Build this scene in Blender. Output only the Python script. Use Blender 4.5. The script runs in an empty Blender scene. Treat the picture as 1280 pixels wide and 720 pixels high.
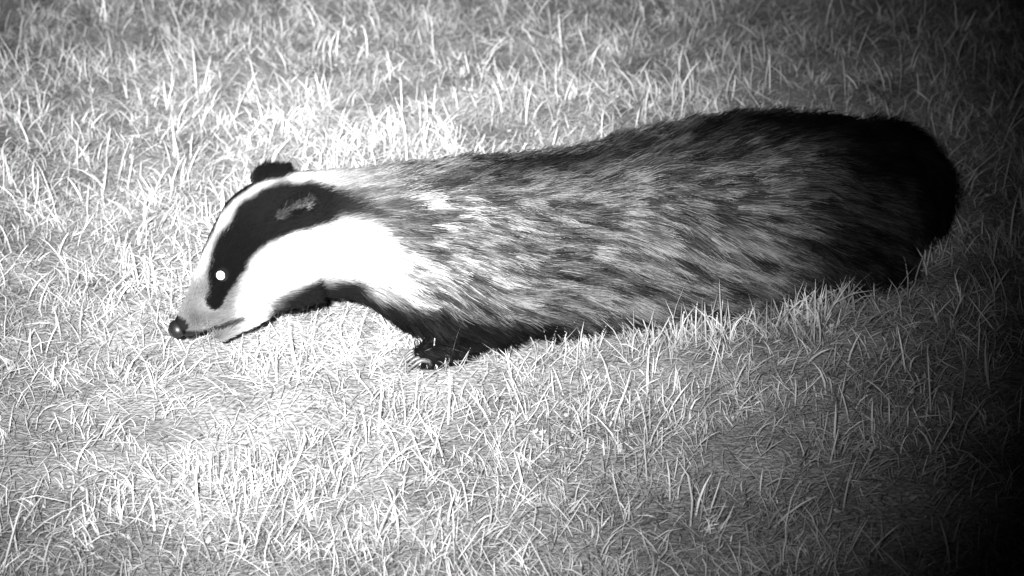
import bpy, math, numpy as np
from mathutils import Vector, Matrix, kdtree
rng = np.random.default_rng(7)
sc = bpy.context.scene
sc.view_settings.view_transform = 'Standard'
sc.view_settings.look = 'None'
sc.view_settings.exposure = 0

# ------------------------------------------------------------------ helpers
def vnoise(P, scale, seed=0):
    Q = np.asarray(P, float) * scale + 137.3 + seed * 17.77
    i = np.floor(Q).astype(np.int64); f = Q - i
    f = f * f * (3 - 2 * f)
    def h(a, b, c):
        n = (a * 73856093) ^ (b * 19349663) ^ (c * 83492791) ^ (seed * 2654435)
        n = (n ^ (n >> 13)) * 1274126177
        n = n & 0x7fffffff
        n = (n ^ (n >> 15)) * 2246822519 & 0x7fffffff
        return n / 0x7fffffff
    r = 0
    for dx in (0, 1):
        for dy in (0, 1):
            for dz in (0, 1):
                w = (f[:, 0] if dx else 1 - f[:, 0]) * (f[:, 1] if dy else 1 - f[:, 1]) * (f[:, 2] if dz else 1 - f[:, 2])
                r = r + w * h(i[:, 0] + dx, i[:, 1] + dy, i[:, 2] + dz)
    return r
def sstep(a, b, x):
    t = np.clip((x - a) / (b - a), 0, 1); return t * t * (3 - 2 * t)
def nrm(v):
    return v / np.maximum(np.linalg.norm(v, axis=-1, keepdims=True), 1e-9)
def polysd(U, V, poly):
    """signed distance, positive inside"""
    poly = np.array(poly, float); n = len(poly)
    d = np.full(U.shape, 1e9); ins = np.zeros(U.shape, bool)
    for k in range(n):
        ax, ay = poly[k]; bx, by = poly[(k + 1) % n]
        ex, ey = bx - ax, by - ay
        t = np.clip(((U - ax) * ex + (V - ay) * ey) / (ex * ex + ey * ey), 0, 1)
        d = np.minimum(d, np.hypot(U - ax - t * ex, V - ay - t * ey))
        c = ((ay > V) != (by > V)) & (U < (bx - ax) * (V - ay) / (by - ay + 1e-12) + ax)
        ins ^= c
    return np.where(ins, d, -d)
def new_obj(name, data, parent=None):
    o = bpy.data.objects.new(name, data); sc.collection.objects.link(o)
    if parent: o.parent = parent
    return o
def mesh_np(name, V, F):
    me = bpy.data.meshes.new(name)
    V = np.asarray(V, np.float32); F = np.asarray(F, np.int32)
    k = F.shape[1]
    me.vertices.add(len(V)); me.vertices.foreach_set('co', V.ravel())
    me.loops.add(F.size); me.loops.foreach_set('vertex_index', F.ravel())
    me.polygons.add(len(F)); me.polygons.foreach_set('loop_start', np.arange(len(F), dtype=np.int32) * k)
    me.update(calc_edges=True)
    return me
def set_col(me, name, col, dom='POINT'):
    a = me.attributes.new(name, 'FLOAT_COLOR', dom)
    c = np.ones((len(col), 4), np.float32); c[:, :3] = np.asarray(col)[:, None]
    a.data.foreach_set('color', c.ravel())
def mat_attr(name, rough=.6, spec=.3, attr='tone'):
    m = bpy.data.materials.new(name); m.use_nodes = True
    nt = m.node_tree; b = nt.nodes['Principled BSDF']
    a = nt.nodes.new('ShaderNodeAttribute'); a.attribute_name = attr
    nt.links.new(a.outputs['Color'], b.inputs['Base Color'])
    b.inputs['Roughness'].default_value = rough
    b.inputs['Specular IOR Level'].default_value = spec
    return m
def mat_grass(name, trans):
    m = bpy.data.materials.new(name); m.use_nodes = True
    nt = m.node_tree; nt.nodes.remove(nt.nodes['Principled BSDF'])
    a = nt.nodes.new('ShaderNodeAttribute'); a.attribute_name = 'tone'
    df = nt.nodes.new('ShaderNodeBsdfDiffuse'); tr = nt.nodes.new('ShaderNodeBsdfTranslucent'); mx = nt.nodes.new('ShaderNodeMixShader')
    nt.links.new(a.outputs['Color'], df.inputs['Color']); nt.links.new(a.outputs['Color'], tr.inputs['Color'])
    mx.inputs[0].default_value = trans
    nt.links.new(df.outputs[0], mx.inputs[1]); nt.links.new(tr.outputs[0], mx.inputs[2])
    nt.links.new(mx.outputs[0], nt.nodes['Material Output'].inputs['Surface'])
    return m
def mat_plain(name, col, rough, spec=.5):
    m = bpy.data.materials.new(name); m.use_nodes = True
    nt = m.node_tree; b = nt.nodes['Principled BSDF']
    n = nt.nodes.new('ShaderNodeTexNoise'); n.inputs['Scale'].default_value = 300
    r = nt.nodes.new('ShaderNodeMapRange')
    r.inputs['To Min'].default_value = col * .7; r.inputs['To Max'].default_value = col * 1.3
    nt.links.new(n.outputs['Fac'], r.inputs['Value']); nt.links.new(r.outputs[0], b.inputs['Base Color'])
    b.inputs['Roughness'].default_value = rough; b.inputs['Specular IOR Level'].default_value = spec
    return m

# ------------------------------------------------------------------ badger body
SL = .34; PSI = math.atan(SL)
DH = np.array([-math.cos(PSI), -math.sin(PSI), 0.])      # towards the nose
NL = np.array([-math.sin(PSI), math.cos(PSI), 0.])       # towards the far flank
ZZ = np.array([0, 0, 1.])
# x, z, half width, half height, pitch of ring (deg)
ST = np.array([
 [.444, .090, .015, .014, 0],
 [.430, .090, .046, .048, 0],
 [.394, .094, .080, .066, 0],
 [.348, .0985,.102, .077, 0],
 [.297, .0975,.113, .087, 0],
 [.225, .0945,.118, .0940,0],
 [.1546,.0905,.116, .0910,0],
 [.085, .0855,.110, .0890,0],
 [.0169,.0850,.104, .0915,0],
 [-.0503,.0885,.097,.0940,0],
 [-.100,.0990,.087, .0880,2],
 [-.1405,.1180,.074,.0720,4],
 [-.1804,.1310,.064,.0640,8],
 [-.2215,.1360,.060,.0620,14],
 [-.2540,.1290,.054,.0550,28],
 [-.2794,.1085,.041,.0400,38],
 [-.2988,.0873,.029,.0290,42],
 [-.3141,.0692,.0205,.0210,43],
 [-.3270,.0569,.0160,.0150,42],
 [-.3370,.0500,.0110,.0095,40],
 [-.3420,.0465,.0040,.0035,40]])
def catmull(S, m):
    n = len(S); out = []
    for i in range(n - 1):
        p0 = S[max(i - 1, 0)]; p1 = S[i]; p2 = S[i + 1]; p3 = S[min(i + 2, n - 1)]
        for t in np.linspace(0, 1, m, endpoint=False):
            out.append(.5 * ((2 * p1) + (-p0 + p2) * t + (2 * p0 - 5 * p1 + 4 * p2 - p3) * t * t + (-p0 + 3 * p1 - 3 * p2 + p3) * t ** 3))
    out.append(S[-1]); return np.array(out)
S = catmull(ST, 7)
def ring_frame(x, z, th):
    C = np.array([x, SL * (x + .133), z]); t = math.radians(th)
    return C, math.cos(t) * DH - math.sin(t) * ZZ, math.cos(t) * ZZ + math.sin(t) * DH
allV = []; allF = []
def add_loft(rings):
    base = sum(len(v) for v in allV); R = np.array(rings); n, k, _ = R.shape
    V = np.concatenate([R.reshape(-1, 3), R[0].mean(0)[None], R[-1].mean(0)[None]])
    F = []
    for i in range(n - 1):
        for j in range(k):
            a = i * k + j; b = i * k + (j + 1) % k
            F.append((a, b, b + k)); F.append((a, b + k, a + k))
    for j in range(k):
        F.append((n * k, (j + 1) % k, j)); F.append((n * k + 1, (n - 1) * k + j, (n - 1) * k + (j + 1) % k))
    allV.append(V); allF.append(np.array(F) + base)
rings = []
ph = np.linspace(0, 2 * math.pi, 48, endpoint=False)
for x, z, a, b, th in S:
    C, T, U = ring_frame(x, z, th)
    e = .92
    cx = np.sign(np.cos(ph)) * np.abs(np.cos(ph)) ** e; sx = np.sign(np.sin(ph)) * np.abs(np.sin(ph)) ** e
    P = C + (a * cx)[:, None] * NL + (b * sx)[:, None] * U
    if x > -.12:                                   # flattened belly, clear of the soil
        zz = P[:, 2]; lim = .024 + .012 * float(sstep(.1, .4, x))
        P[:, 2] = np.where(zz < lim + .02, lim + .02 * np.exp((zz - lim - .02) / .02), zz)
    rings.append(P)
add_loft(rings)
def lp(x, lat, z):
    """point from body-axis position, lateral offset, height"""
    return np.array([x, SL * (x + .133), z]) + lat * NL
def tube(pts, rad, k=18, m=6):
    D = catmull(np.array([list(p) + [r] for p, r in zip(pts, rad)]), m)
    P = D[:, :3]; r = D[:, 3]; T = nrm(np.gradient(P, axis=0)); rr = []
    up = nrm(np.array([.13, .2, .31]) + NL * 2)
    a = np.linspace(0, 2 * math.pi, k, endpoint=False)
    for i in range(len(P)):
        A = nrm(np.cross(T[i], up)); B = np.cross(T[i], A)
        rr.append(P[i] + r[i] * (np.cos(a)[:, None] * A + np.sin(a)[:, None] * B))
    add_loft(rr)
CLAWS = []
for sgn in (-1, 1):
    fx = -.035 if sgn < 0 else -.005
    L = .060 * sgn
    tube([lp(fx + .02, L, .10), lp(fx + .005, L * 1.12, .065), lp(fx - .028, L * 1.1, .032), lp(fx - .05, L * 1.1, .015), lp(fx - .075, L * 1.1, .011), lp(fx - .088, L * 1.1, .010)],
         [.042, .034, .021, .017, .015, .006])
    CLAWS.append((fx - .078, L * 1.1, .011))
    hx = .33 if sgn < 0 else .29
    L = .062 * sgn
    # thigh, knee forward, hock back, paw forward
    tube([lp(hx + .035, L * .9, .120), lp(hx - .02, L * 1.15, .080), lp(hx + .045, L * 1.1, .058), lp(hx + .035, L * 1.1, .036), lp(hx - .015, L * 1.1, .030), lp(hx - .032, L * 1.1, .028)],
         [.052, .042, .024, .018, .016, .006])
    CLAWS.append((hx - .022, L * 1.1, .030))
# tail
TAIL = [lp(.390, 0, .136), lp(.418, 0, .137), lp(.444, -.005, .118), lp(.459, -.01, .090), lp(.461, -.015, .062)]
tube(TAIL, [.034, .028, .021, .015, .006])
# lower jaw, a little dropped
tube([lp(-.245, 0, .085), lp(-.271, 0, .063), lp(-.288, 0, .048), lp(-.300, 0, .0375), lp(-.304, 0, .035)], [.024, .020, .0130, .0080, .004])
# brow and cheek masses
for sgn in (-1, 1):
    tube([lp(-.215, .036 * sgn, .105), lp(-.245, .032 * sgn, .098), lp(-.27, .02 * sgn, .085)], [.026, .024, .014])
tmp = new_obj('tmp', mesh_np('tmp', np.concatenate(allV), np.concatenate(allF)))
r = tmp.modifiers.new('r', 'REMESH'); r.mode = 'VOXEL'; r.voxel_size = .0032
s = tmp.modifiers.new('s', 'SMOOTH'); s.factor = .5; s.iterations = 7
dg = bpy.context.evaluated_depsgraph_get()
body_me = bpy.data.meshes.new_from_object(tmp.evaluated_get(dg)); body_me.name = 'body'
bpy.data.objects.remove(tmp)
for p in body_me.polygons: p.use_smooth = True

# -- fur chart: symmetric left/right marking map (side elevation seen slightly from above)
CP, SP = math.cos(math.radians(24)), math.sin(math.radians(24))
O0 = np.array([-.133, 0, 0])
def chart(P):
    lat = (P - O0) @ NL
    Q = P - (lat + np.abs(lat))[:, None] * NL
    d = 2.4 + CP * Q[:, 1] - SP * (Q[:, 2] - .064)
    return 640 + 2880 * Q[:, 0] / d, 360 - 2880 * ((Q[:, 2] - .064) * CP + Q[:, 1] * SP) / d
EYE_STRIPE = [(266,390),(257,370),(261,335),(277,294),(300,260),(328,240),(358,230),(400,232),(440,240),(490,256),(540,286),(520,306),(470,291),(432,283),(400,287),(366,296),(340,305),(322,326),(306,350),(292,372),(278,388)]
CHEEK = [(294,392),(302,368),(310,350),(322,330),(342,310),(380,292),(430,284),(465,295),(495,318),(512,346),(480,350),(450,343),(400,347),(360,364),(338,378),(330,400),(300,402)]
THROAT = [(338,378),(370,360),(405,348),(450,346),(500,362),(560,378),(640,388),(760,392),(860,384),(960,372),(1060,350),(1060,480),(320,480),(335,402)]
# top outline of the back in chart units
BX = [180,330,400,500,600,700,800,870,930,1000,1060,1130,1200]
BY = [400,215,212,206,198,190,172,160,154,156,162,178,260]
def tone(P):
    U, V = chart(P)
    n1 = vnoise(P, 60, 1) - .5; n2 = vnoise(P, 25, 2) - .5
    dep = V - np.interp(U, BX, BY)                   # distance below spine
    # torso: dark saddle, paler flank, dark under-side  (mean reflectance)
    g = .018 + .066 * sstep(5, 90, dep)
    g = g + .030 * sstep(700, 520, U) + .025 * n2
    g = g - .02 * sstep(60, 0, dep) * sstep(560, 760, U)
    g = g * (1 - .84 * sstep(975, 1080, U + .25 * (dep - 60)))  # rump darkened: lamp fall-off painted into the fur tone
    g = g * (1 - .35 * sstep(850, 650, U) * sstep(130, 200, dep))
    # head ground colour: white crown stripe
    g = np.where(U < 560, g + (.30 - .17 * sstep(350, 470, U) - g) * sstep(560, 400, U) * sstep(60, 30, dep) , g)
    g = np.where(U < 330, np.maximum(g, .20 + .10 * sstep(270, 320, U)), g)
    w = 6 + 0 * U + 20 * sstep(380, 520, U)
    e = polysd(U, V, EYE_STRIPE) + 10 * n1
    g = g + (.003 + .018 * sstep(400, 520, U) - g) * sstep(-w, w, e + 1)
    c = polysd(U, V, CHEEK) + 14 * n1
    g = g + (.66 - g) * sstep(-w * 1.5, w * 1.5, c + 1)
    t = polysd(U, V, THROAT) + 16 * n1
    g = g + (.003 - g) * sstep(-14, 14, t)
    # grey muzzle, dark nose end and mouth line
    mz = sstep(325, 280, U) * sstep(330, 365, V) * (g > .04)
    g = g - mz * (g - .115 + .035 * sstep(262, 240, U) - .09 * n1) 
    g = np.where(np.hypot(U - 222, V - 408) < 13, .01, g)
    m = np.abs(V - np.interp(U, [225, 250, 275, 305], [417, 417, 411, 400])) 
    g = g * (1 - .88 * sstep(5.5, 1.5, m) * (U < 308))
    # legs always dark
    g = np.where((P[:, 2] < .03) & (U > 380), .004, g)
    return np.clip(g, .0025, .95), U, V, dep

nv = len(body_me.vertices)
BV = np.empty(nv * 3, np.float32); body_me.vertices.foreach_get('co', BV); BV = BV.reshape(-1, 3).astype(float)
BN = np.empty(nv * 3, np.float32); body_me.vertices.foreach_get('normal', BN); BN = BN.reshape(-1, 3).astype(float)
tb, UB, VB, _ = tone(BV)
set_col(body_me, 'tone', tb * .6)
badger = new_obj('badger', None)
skin = mat_attr('badger_skin', .8, .03)
body_me.materials.clear(); body_me.materials.append(skin)
body = new_obj('body', body_me, badger)
def find_spot(u, v, side):
    lat = (BV - O0) @ NL
    d = np.hypot(UB - u, VB - v) + np.where(lat * side > 0.002, 0, 1e5)
    k = np.argmin(d); return BV[k], BN[k]

# ------------------------------------------------------------------ ears, eyes, nose, claws
fur_roots = []   # extra roots: (P, N, dir, len, tone)
def ear(side):
    P, N = find_spot(370, 266, side)
    lat = NL * side
    far = side > 0
    if far: P = P - ZZ * .004
    up = nrm(ZZ * .8 + lat * .55 - DH * (.75 if far else .50)); fw = nrm(DH - up * (DH @ up)); ou = nrm(np.cross(up, fw)); 
    if ou @ lat < 0: ou = -ou
    W, H, TK = .024, .025, .006
    nu, nvv = 16, 12; vs = []; tn = []
    for layer in (0, 1):
        for i in range(nvv + 1):
            h = i / nvv
            wid = W * math.sqrt(max(0, 1 - max(0, (h - .2) / .8) ** 2)) * (.9 + .1 * min(1, h / .2))
            for j in range(nu + 1):
                q = j / nu * 2 - 1
                cup = -.010 * (1 - q * q) * math.sin(min(h * 1.2, 1) * math.pi * .6)   # hollow facing out/front
                off = (cup + (TK * (1 - h * .6) * (1 - q ** 4) if layer else 0) * -1)
                vs.append(P - up * .008 - N * .001 + up * h * H + fw * q * wid + ou * (off + .006))
                tn.append(.02 if (h > .86 or abs(q) > .9) else (.008 if layer == 0 else .004))
    F = []; st = (nvv + 1) * (nu + 1)
    for layer in (0, 1):
        for i in range(nvv):
            for j in range(nu):
                a = layer * st + i * (nu + 1) + j
                q = (a, a + 1, a + nu + 2, a + nu + 1); F.append(q if layer == 0 else q[::-1])
    vs = np.array(vs)
    me = mesh_np('ear', vs, F); set_col(me, 'tone', np.array(tn) * .6); me.materials.append(skin)
    for p in me.polygons: p.use_smooth = True
    new_obj('ear', me, badger)
    n = 8000; li = rng.integers(0, 2, n); ii = rng.integers(1, nvv + 1, n); jj = rng.integers(0, nu + 1, n)
    idx = li * st + ii * (nu + 1) + jj
    pr = vs[idx] + rng.normal(0, .0012, (n, 3))
    q = jj / nu * 2 - 1; h = ii / nvv
    nn = np.where((li == 0)[:, None], ou, -ou)
    d = nrm(up * 1.0 + nn * .30 + fw * (q * .5)[:, None] - DH * .45 + rng.normal(0, .25, (n, 3)))
    pale = sstep(.45, .95, q) * .038 + .045 * sstep(.8, 1, h) * sstep(-.8, .0, q)
    tn2 = np.where(li == 0, .003 + pale * (.4 + .8 * rng.random(n)), .004)
    if far: tn2 = tn2 * .4
    fur_roots.append((pr, nn, d, np.where(li == 0, .009, .011) * (.4 + .8 * rng.random(n)), tn2))
ear(-1); ear(1)

def sphere(name, c, r, scale, mat, rot=None, seg=32):
    import bmesh
    bm = bmesh.new(); bmesh.ops.create_uvsphere(bm, u_segments=seg, v_segments=seg // 2, radius=r)
    me = bpy.data.meshes.new(name); 
    M = (rot or Matrix.Identity(4)) @ Matrix.Diagonal((*scale, 1))
    bm.transform(Matrix.Translation(Vector(c)) @ M); bm.to_mesh(me); bm.free()
    for p in me.polygons: p.use_smooth = True
    me.materials.append(mat); return new_obj(name, me, badger)
eye_mat = mat_plain('eye_dark', .005, .08)
shine = bpy.data.materials.new('eyeshine_white'); shine.use_nodes = True
b = shine.node_tree.nodes['Principled BSDF']; b.inputs['Base Color'].default_value = (.95,) * 3 + (1,)  # plain white paints in the lamp light thrown back by the eye
eyes = []
for side in (-1, 1):
    P, N = find_spot(276, 343, side)
    eyes.append(P)
    sphere('eye', P - N * .0015, .0080, (1, 1, 1), eye_mat)
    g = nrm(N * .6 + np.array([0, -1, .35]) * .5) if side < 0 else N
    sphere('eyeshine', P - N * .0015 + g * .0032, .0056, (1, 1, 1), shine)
nose_mat = mat_plain('nose_skin', .006, .45)
C, T, U_ = ring_frame(-.340, .048, 35)
R = Matrix((Vector(NL), Vector(T), Vector(U_))).transposed().to_4x4()
sphere('nose', C + U_ * .002 - T * .001, .0105, (1.05, .8, .85), nose_mat, R)
for s_ in (-1, 1):
    sphere('nostril', C + U_ * .003 + T * .0065 + NL * .0045 * s_, .0026, (1, .7, 1.2), mat_plain('nostril', .003, .9), R, 16)
claw_mat = mat_plain('claw', .06, .4)
allV.clear(); allF.clear()
for cx_, cl, cz in CLAWS:
    for k in range(5):
        o = (k - 2) * .0065
        a0 = lp(cx_ + abs(k - 2) * .002, cl + o, cz)
        tube([a0, a0 + DH * .010 + ZZ * .003, a0 + DH * .020 - ZZ * .003, a0 + DH * .024 - ZZ * .008], [.0028, .0024, .0014, .0004], 8, 3)
cm = mesh_np('claws', np.concatenate(allV), np.concatenate(allF)); cm.materials.append(claw_mat)
new_obj('claws', cm, badger)

# ------------------------------------------------------------------ fur
body_me.calc_loop_triangles()
nt_ = len(body_me.loop_triangles)
TR = np.empty(nt_ * 3, np.int32); body_me.loop_triangles.foreach_get('vertices', TR); TR = TR.reshape(-1, 3)
A, B_, C_ = BV[TR[:, 0]], BV[TR[:, 1]], BV[TR[:, 2]]
area = np.linalg.norm(np.cross(B_ - A, C_ - A), axis=1) / 2
cenx = A[:, 0]
wgt = area * np.where(cenx < -.19, 3.2, 1.0)
NF = 190000
ti = rng.choice(nt_, NF, p=wgt / wgt.sum())
r1 = np.sqrt(rng.random(NF)); r2 = rng.random(NF)
wa, wb, wc = (1 - r1)[:, None], (r1 * (1 - r2))[:, None], (r1 * r2)[:, None]
P = wa * A[ti] + wb * B_[ti] + wc * C_[ti]
N = nrm(wa * BN[TR[ti, 0]] + wb * BN[TR[ti, 1]] + wc * BN[TR[ti, 2]])
def coat_len(x): return np.interp(x, [-.34, -.30, -.24, -.18, -.10, .10, .40, .47], [.004, .006, .010, .017, .026, .034, .038, .036])
# pattern is looked up where the hair tips lie, not at the roots
g, U, V, dep = tone(P - DH * (coat_len(P[:, 0]) * .55)[:, None])
u0, v0 = chart(P)
keep = np.hypot(u0 - 222, v0 - 408) > 12
for e in eyes: keep &= np.linalg.norm(P - e, axis=1) > .0076
P, N, g, U, V, dep = P[keep], N[keep], g[keep], U[keep], V[keep], dep[keep]
n = len(P)
th = np.radians(np.interp(P[:, 0], S[::-1, 0], S[::-1, 4]))
back = -(np.cos(th)[:, None] * DH - np.sin(th)[:, None] * ZZ)
lat = (P - O0) @ NL
torso = sstep(-.20, -.08, P[:, 0])
tail = sstep(.40, .445, P[:, 0])
leg = sstep(.04, .02, P[:, 2])
d = back * (1 - .75 * tail)[:, None] + (-ZZ) * (.50 * torso * sstep(.0, .06, np.abs(lat)) + .7 * tail + .6 * leg)[:, None]
sw = (vnoise(P, 22, 5) - .5) * .9 * (.3 + torso)
d = d + ZZ * sw[:, None]
d = d - N * np.sum(d * N, 1)[:, None]; d = nrm(d)
# guard hairs and ruffled tufts stand further off the skin
ruff = torso * (.60 * sstep(.5, .85, vnoise(P, 45, 77)) + .6 * (rng.random(n) < .14) + .35 * sstep(.30, .42, P[:, 0]))
d1 = nrm(d + N * (.26 + .18 * torso + .20 * tail + ruff)[:, None] + rng.normal(0, .14, (n, 3)))
d2 = nrm(d * 1.0 + N * (.03 + .35 * ruff)[:, None] + (-ZZ) * (.12 * torso)[:, None] + rng.normal(0, .20, (n, 3)))
L = coat_len(P[:, 0])
L = L * (1 - .6 * leg * (P[:, 2] < .03)) * (.6 + .65 * rng.random(n))
# clumps: small locks nested in bigger ones
def clump(K):
    ci = rng.choice(n, K, replace=False)
    kd = kdtree.KDTree(K)
    for i, k in enumerate(ci): kd.insert(Vector(P[k]), i)
    kd.balance()
    cid = np.array([kd.find(Vector(p))[1] for p in P]); return ci[cid], rng.random(K)[cid]
ck, cn = clump(22000)
ck2, cn2 = clump(4500)
B3 = np.stack([P @ (-DH) * .16 + P[:, 2] * .08, lat, P[:, 2] + .35 * (P @ (-DH))], 1)
st1 = vnoise(B3, 190, 8); st2 = vnoise(B3, 70, 9)
NP = 6; ts = np.linspace(0, 1, NP)
tipo = P + L[:, None] * (.5 * d1 + .5 * d2)
pull = .6 * (tipo[ck] - tipo) + .26 * torso[:, None] * (tipo[ck2] - tipo)
PTS = np.empty((n, NP, 3))
clp = (.25 + .38 * torso)
for k, t in enumerate(ts):
    PTS[:, k] = P + L[:, None] * (d1 * (t * (1 - t / 2)) + d2 * (t * t / 2)) + pull * (clp * t * t)[:, None]
# colour
mixn = .28 * cn + .16 * cn2 + .34 * st1 + .22 * st2
mixn = (mixn - mixn.mean()) / mixn.std() * 1.0 + rng.normal(0, .55, n)
bw = torso * (1 - sstep(.3, .55, g))
strand = g * np.exp(.86 * np.clip(mixn, -2.6, 1.6)) * .92
cbase = g * (1 - bw) + strand * bw
cbase = cbase * (.8 + .35 * rng.random(n))
COL = np.empty((n, NP))
for k, t in enumerate(ts):
    COL[:, k] = cbase * (1 - bw * .5 * math.exp(-((t - .55) / .18) ** 2)) * (.7 + .35 * t)
tail_pts = [(PTS, COL, np.full(n, .00024) + .00006 * torso)]
for (p, nn, dd, ll, tt) in fur_roots:
    q = np.stack([p + (ll * t)[:, None] * dd for t in ts], 1)
    tail_pts.append((q, np.repeat(tt[:, None], NP, 1), np.full(len(p), .00024)))
wn = 26; wp = []; 
for k in range(wn):
    sd = -1 if k % 2 else 1
    p0, n0 = find_spot(244 + rng.random() * 18, 388 + rng.random() * 16, sd)
    dd = nrm(n0 * .8 - DH * .25 - ZZ * .5 + rng.normal(0, .2, 3)); ll = .015 + .02 * rng.random()
    wp.append(np.stack([p0 + ll * (t * dd - ZZ * .25 * t * t - DH * .3 * t * t) for t in ts]))
tail_pts.append((np.array(wp), np.full((wn, NP), .10), np.full(wn, .00015)))
PT = np.concatenate([a[0] for a in tail_pts]); CL = np.concatenate([a[1] for a in tail_pts]); RD = np.concatenate([a[2] for a in tail_pts])
PT[:, :, 2] = np.maximum(PT[:, :, 2], .004)
hc = bpy.data.hair_curves.new('fur'); hc.add_curves([NP] * len(PT))
hc.attributes['position'].data.foreach_set('vector', PT.astype(np.float32).ravel())
ra = hc.attributes.get('radius') or hc.attributes.new('radius', 'FLOAT', 'POINT')
prof = np.array([1, 1, .95, .8, .5, .12])
ra.data.foreach_set('value', (RD[:, None] * prof[None]).astype(np.float32).ravel())
set_col(hc, 'tone', np.clip(CL, .0015, .95).ravel())
hc.materials.append(mat_attr('badger_fur', .55, .025))
new_obj('fur', hc, badger)

# ------------------------------------------------------------------ ground
def relief(X, Y):
    Pn = np.stack([X, Y, 0 * X], 1)
    return (vnoise(Pn, 6, 21) - .5) * .014 + (vnoise(Pn, 18, 22) - .5) * .009 + .022 * sstep(0, .4, X)
gx = np.concatenate([[-300, -60, -15, -5], np.linspace(-2, 2, 201), [5, 15, 60, 300]])
gy = np.concatenate([[-300, -60, -15, -5], np.linspace(-1.5, 3, 226), [6, 15, 60, 300]])
GX, GY = np.meshgrid(gx, gy); GZ = relief(GX.ravel(), GY.ravel()) - .004
nx, ny = len(gx), len(gy)
I, J = np.meshgrid(np.arange(nx - 1), np.arange(ny - 1)); a0 = (J * nx + I).ravel()
gme = mesh_np('ground', np.stack([GX.ravel(), GY.ravel(), GZ], 1), np.stack([a0, a0 + 1, a0 + nx + 1, a0 + nx], 1))
gm = bpy.data.materials.new('soil_and_thatch'); gm.use_nodes = True; nt = gm.node_tree; bs = nt.nodes['Principled BSDF']
tc = nt.nodes.new('ShaderNodeTexCoord')
n1 = nt.nodes.new('ShaderNodeTexNoise'); n1.inputs['Scale'].default_value = 220; n1.inputs['Detail'].default_value = 6
n2 = nt.nodes.new('ShaderNodeTexNoise'); n2.inputs['Scale'].default_value = 9; n2.inputs['Detail'].default_value = 4
nt.links.new(tc.outputs['Object'], n1.inputs['Vector']); nt.links.new(tc.outputs['Object'], n2.inputs['Vector'])
ml = nt.nodes.new('ShaderNodeMath'); ml.operation = 'MULTIPLY'; nt.links.new(n1.outputs['Fac'], ml.inputs[0]); nt.links.new(n2.outputs['Fac'], ml.inputs[1])
mr = nt.nodes.new('ShaderNodeMapRange'); mr.inputs['From Min'].default_value = .1; mr.inputs['From Max'].default_value = .4
mr.inputs['To Min'].default_value = .08; mr.inputs['To Max'].default_value = .40
nt.links.new(ml.outputs[0], mr.inputs['Value']); nt.links.new(mr.outputs[0], bs.inputs['Base Color'])
bs.inputs['Roughness'].default_value = .95; bs.inputs['Specular IOR Level'].default_value = .1
bp = nt.nodes.new('ShaderNodeBump'); bp.inputs['Distance'].default_value = .004; nt.links.new(n1.outputs['Fac'], bp.inputs['Height']); nt.links.new(bp.outputs[0], bs.inputs['Normal'])
gme.materials.append(gm); new_obj('ground', gme)

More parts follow.
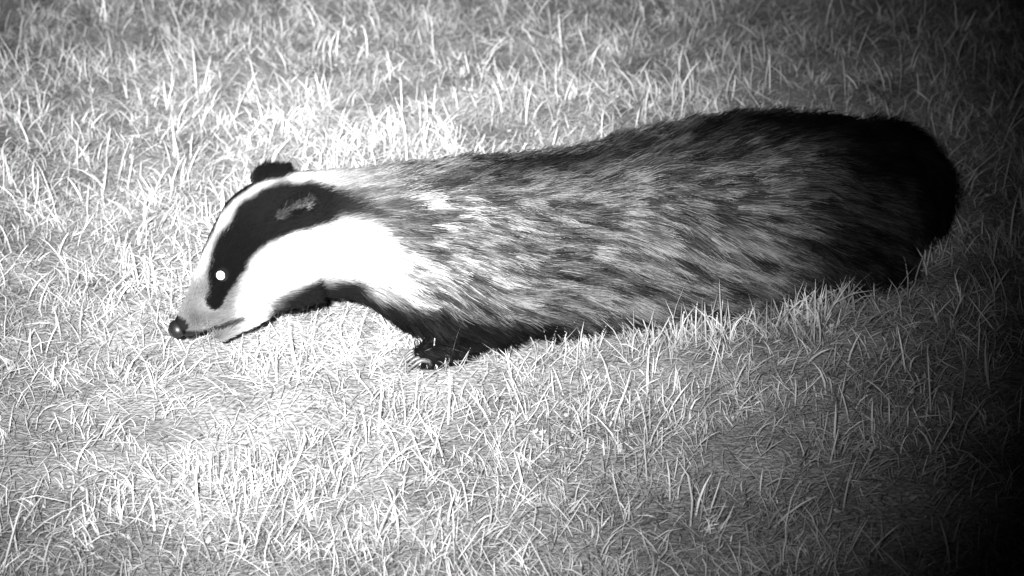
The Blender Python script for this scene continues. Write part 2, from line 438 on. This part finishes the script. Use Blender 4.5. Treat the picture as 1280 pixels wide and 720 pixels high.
# ------------------------------------------------------------------ grass
FX = [-.12, -.08, .0, .2, .34, .40, .44, .46]; FW = [0, .075, .10, .112, .095, .06, .03, 0]
def under_body(X, Y, inset):
    """inside the animal's footprint on the lawn"""
    yc = SL * (X + .133); lt = np.abs((Y - yc) * math.cos(PSI))
    xx = X + (Y - yc) * math.sin(PSI) * math.cos(PSI)
    return (lt < np.interp(xx, FX, FW) - inset) & (xx > -.1) & (xx < .46)
GV = []; GC = []; GFn = 0; GF = []
def blades(n, x0, x1, y0, y1, lmin, lmax, wmin, wmax, leanmin, leanmax, curl, tmin, tmax, clumpy, zoff, inset, coh=1.0, levels=4, skip=None, XY=None, cs=(24, 9)):
    global GFn
    if XY is None: X = rng.uniform(x0, x1, n); Y = rng.uniform(y0, y1, n)
    else: X, Y = XY
    Pn = np.stack([X, Y, 0 * X], 1)
    cl = .6 * vnoise(Pn, cs[0], 31) + .4 * vnoise(Pn, cs[1], 32)
    k = rng.random(n) < np.clip(1 + clumpy * (cl - .5) * 4, .03, 1)
    k &= ~under_body(X, Y, inset)
    if skip is not None: k &= ~((np.abs(X) < skip[0]) & (Y > skip[1]) & (Y < skip[2]))
    X, Y, cl, Pn = X[k], Y[k], cl[k], Pn[k]; n = len(X)
    Ln = (lmin + (lmax - lmin) * rng.beta(1.6, 3.2, n)) * (.75 + .5 * cl)
    W = rng.uniform(wmin, wmax, n) / 2
    az = 4 * math.pi * vnoise(Pn, 19, 61) + rng.normal(0, coh, n)
    lean = np.radians(rng.uniform(leanmin, leanmax, n))
    bend = np.radians(rng.normal(curl, curl * .6, n))
    az2 = rng.normal(0, .6, n)
    tw = az + math.pi / 2 + rng.normal(0, .6, n)
    p = np.stack([X, Y, relief(X, Y) + zoff * rng.random(n)], 1)
    side = np.stack([np.cos(tw), np.sin(tw), rng.normal(0, .25, n)], 1)
    V = np.empty((n, levels, 2, 3))
    wp_ = np.array([1, 1.0, .75, .08]) if levels == 4 else np.array([1, .9, .1])
    for i in range(levels):
        V[:, i, 0] = p - side * (W * wp_[i])[:, None]; V[:, i, 1] = p + side * (W * wp_[i])[:, None]
        a = lean + bend * i / (levels - 1); z_ = az + az2 * i / (levels - 1)
        stp = np.stack([np.sin(a) * np.cos(z_), np.sin(a) * np.sin(z_), np.cos(a)], 1) * (Ln / (levels - 1))[:, None]
        p = p + stp; p[:, 2] = np.maximum(p[:, 2], relief(p[:, 0], p[:, 1]) + .001)
    t = tmin + (tmax - tmin) * rng.beta(1.1, 1.1, n)
    t = t * (.34 + 1.25 * (.35 * vnoise(Pn, 6, 40) + .4 * vnoise(Pn, 23, 41) + .25 * vnoise(Pn, 60, 42)))
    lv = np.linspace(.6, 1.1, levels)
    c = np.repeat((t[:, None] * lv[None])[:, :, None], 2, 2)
    base = GFn + np.arange(n) * levels * 2
    for i in range(levels - 1):
        q = base + i * 2
        GF.append(np.stack([q, q + 1, q + 3, q + 2], 1))
    GV.append(V.reshape(-1, 3)); GC.append(c.ravel()); GFn += n * levels * 2
near = (-1.15, 1.15, -.8, 1.75)
blades(175000, *near, .014, .050, .0006, .0013, 45, 92, 18, .12, .88, .6, .008, .03, 1.5, levels=3)     # matted thatch
blades(76000, *near, .010, .036, .0008, .0017, 10, 75, 40, .26, .94, 1.3, .0, .015, 1.2, cs=(34, 12))    # lawn blades
blades(7000, *near, .032, .068, .0011, .0022, 3, 50, 30, .65, .98, 1.4, .0, .01, 1.3)                    # taller blades
blades(700, *near, .06, .12, .0009, .0016, 10, 65, 45, .6, .95, .5, .0, .01, 2.0)                        # stray stems
blades(30000, -4, 4, -2, 6, .02, .05, .002, .004, 15, 80, 25, .3, .75, .4, .0, .03, 1.0, skip=(1.1, -.75, 1.7))
# taller fringe left standing along both flanks
m = 1500; s_ = rng.uniform(-.10, .44, m); sd = np.where(rng.random(m) < .7, -1, 1)
off = sd * (np.interp(s_, FX, FW) + rng.uniform(-.012, .045, m))
fxy = (s_ + off * NL[0], SL * (s_ + .133) + off * NL[1])
blades(m, *near, .024, .078, .0009, .0018, 0, 52, 32, .45, .95, 3.2, .0, .03, 1.6, XY=fxy, cs=(38, 15))
def leaves(n):
    global GFn
    X = rng.uniform(-1.1, 1.1, n); Y = rng.uniform(-.7, 1.7, n)
    cl = vnoise(np.stack([X, Y, 0 * X], 1), 7, 51)
    k = (rng.random(n) < sstep(.5, .8, cl) + .06) & ~under_body(X, Y, .0)
    X, Y = X[k], Y[k]; n = len(X)
    r_ = rng.uniform(.0015, .0044, n); nz = nrm(np.stack([rng.normal(0, .6, n), rng.normal(-.1, .6, n), np.ones(n)], 1))
    t1 = nrm(np.cross(nz, rng.normal(0, 1, (n, 3)))); t2 = np.cross(nz, t1)
    c = np.stack([X, Y, relief(X, Y) + rng.uniform(.001, .010, n)], 1)
    V = np.empty((n, 8, 3)); jit = rng.uniform(.6, 1.2, (n, 8))
    for i in range(8):
        a = i / 8 * 2 * math.pi; V[:, i] = c + (r_ * jit[:, i] * math.cos(a))[:, None] * t1 + (r_ * jit[:, i] * .6 * math.sin(a))[:, None] * t2 + nz * (.0015 * math.cos(2 * a))
    base = GFn + np.arange(n) * 8
    for q in ((0, 1, 2, 3), (0, 3, 4, 7), (4, 5, 6, 7)):
        GF.append(np.stack([base + j for j in q], 1))
    GV.append(V.reshape(-1, 3)); GC.append(np.repeat(rng.uniform(.2, .5, n), 8)); GFn += n * 8
leaves(14000)
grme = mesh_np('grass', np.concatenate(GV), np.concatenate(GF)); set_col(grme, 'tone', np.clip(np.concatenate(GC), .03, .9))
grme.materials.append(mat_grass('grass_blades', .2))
new_obj('grass', grme)

# ------------------------------------------------------------------ camera, lamp, sky
cam = bpy.data.cameras.new('camera'); co = new_obj('camera', cam); cam.lens = 81; cam.clip_end = 1000; cam.clip_start = .05
tgt = Vector((0, 0, .064)); co.location = tgt - 2.4 * Vector((0, CP, -SP))
co.rotation_euler = (math.radians(90 - 24), 0, 0); sc.camera = co
cam.dof.use_dof = True; cam.dof.focus_distance = 2.28; cam.dof.aperture_fstop = 9
sp = bpy.data.lights.new('infrared_lamp', 'SPOT'); so = new_obj('infrared_lamp', sp)
so.location = co.location + Vector((-.10, 0, .08)); aim = Vector((-.225, .42, .0))
so.rotation_euler = (aim - so.location).to_track_quat('-Z', 'Y').to_euler()
sp.energy = 2550; sp.spot_size = math.radians(40); sp.spot_blend = .5; sp.shadow_soft_size = .02; sp.color = (1, 1, 1)
# beam profile of the LED reflector: bright core, soft bell-shaped fall-off
sp.use_nodes = True; nt = sp.node_tree; em = nt.nodes['Emission']
tcn = nt.nodes.new('ShaderNodeTexCoord'); sx = nt.nodes.new('ShaderNodeSeparateXYZ'); nt.links.new(tcn.outputs['Normal'], sx.inputs[0])
def M_(op, a, b=None):
    m = nt.nodes.new('ShaderNodeMath'); m.operation = op
    for i, v in enumerate((a, b)):
        if v is None: continue
        if isinstance(v, (int, float)): m.inputs[i].default_value = v
        else: nt.links.new(v, m.inputs[i])
    return m.outputs[0]
qx = M_('DIVIDE', M_('DIVIDE', sx.outputs[0], sx.outputs[2]), .146)
qy = M_('DIVIDE', M_('DIVIDE', sx.outputs[1], sx.outputs[2]), .140)
rr_ = M_('ADD', M_('MULTIPLY', qx, qx), M_('MULTIPLY', qy, qy))
nt.links.new(M_('EXPONENT', M_('MULTIPLY', rr_, -1.0)), em.inputs['Strength'])
w = bpy.data.worlds.new('World'); sc.world = w; w.use_nodes = True; nt = w.node_tree
sky = nt.nodes.new('ShaderNodeTexSky'); sky.sky_type = 'NISHITA'; sky.sun_disc = False; sky.sun_elevation = math.radians(-4); sky.sun_rotation = math.radians(200)
bwn = nt.nodes.new('ShaderNodeRGBToBW'); nt.links.new(sky.outputs[0], bwn.inputs[0]); nt.links.new(bwn.outputs[0], nt.nodes['Background'].inputs['Color'])
nt.nodes['Background'].inputs['Strength'].default_value = .03
print('BODY verts', nv, 'fur', len(PT), 'grass verts', GFn)
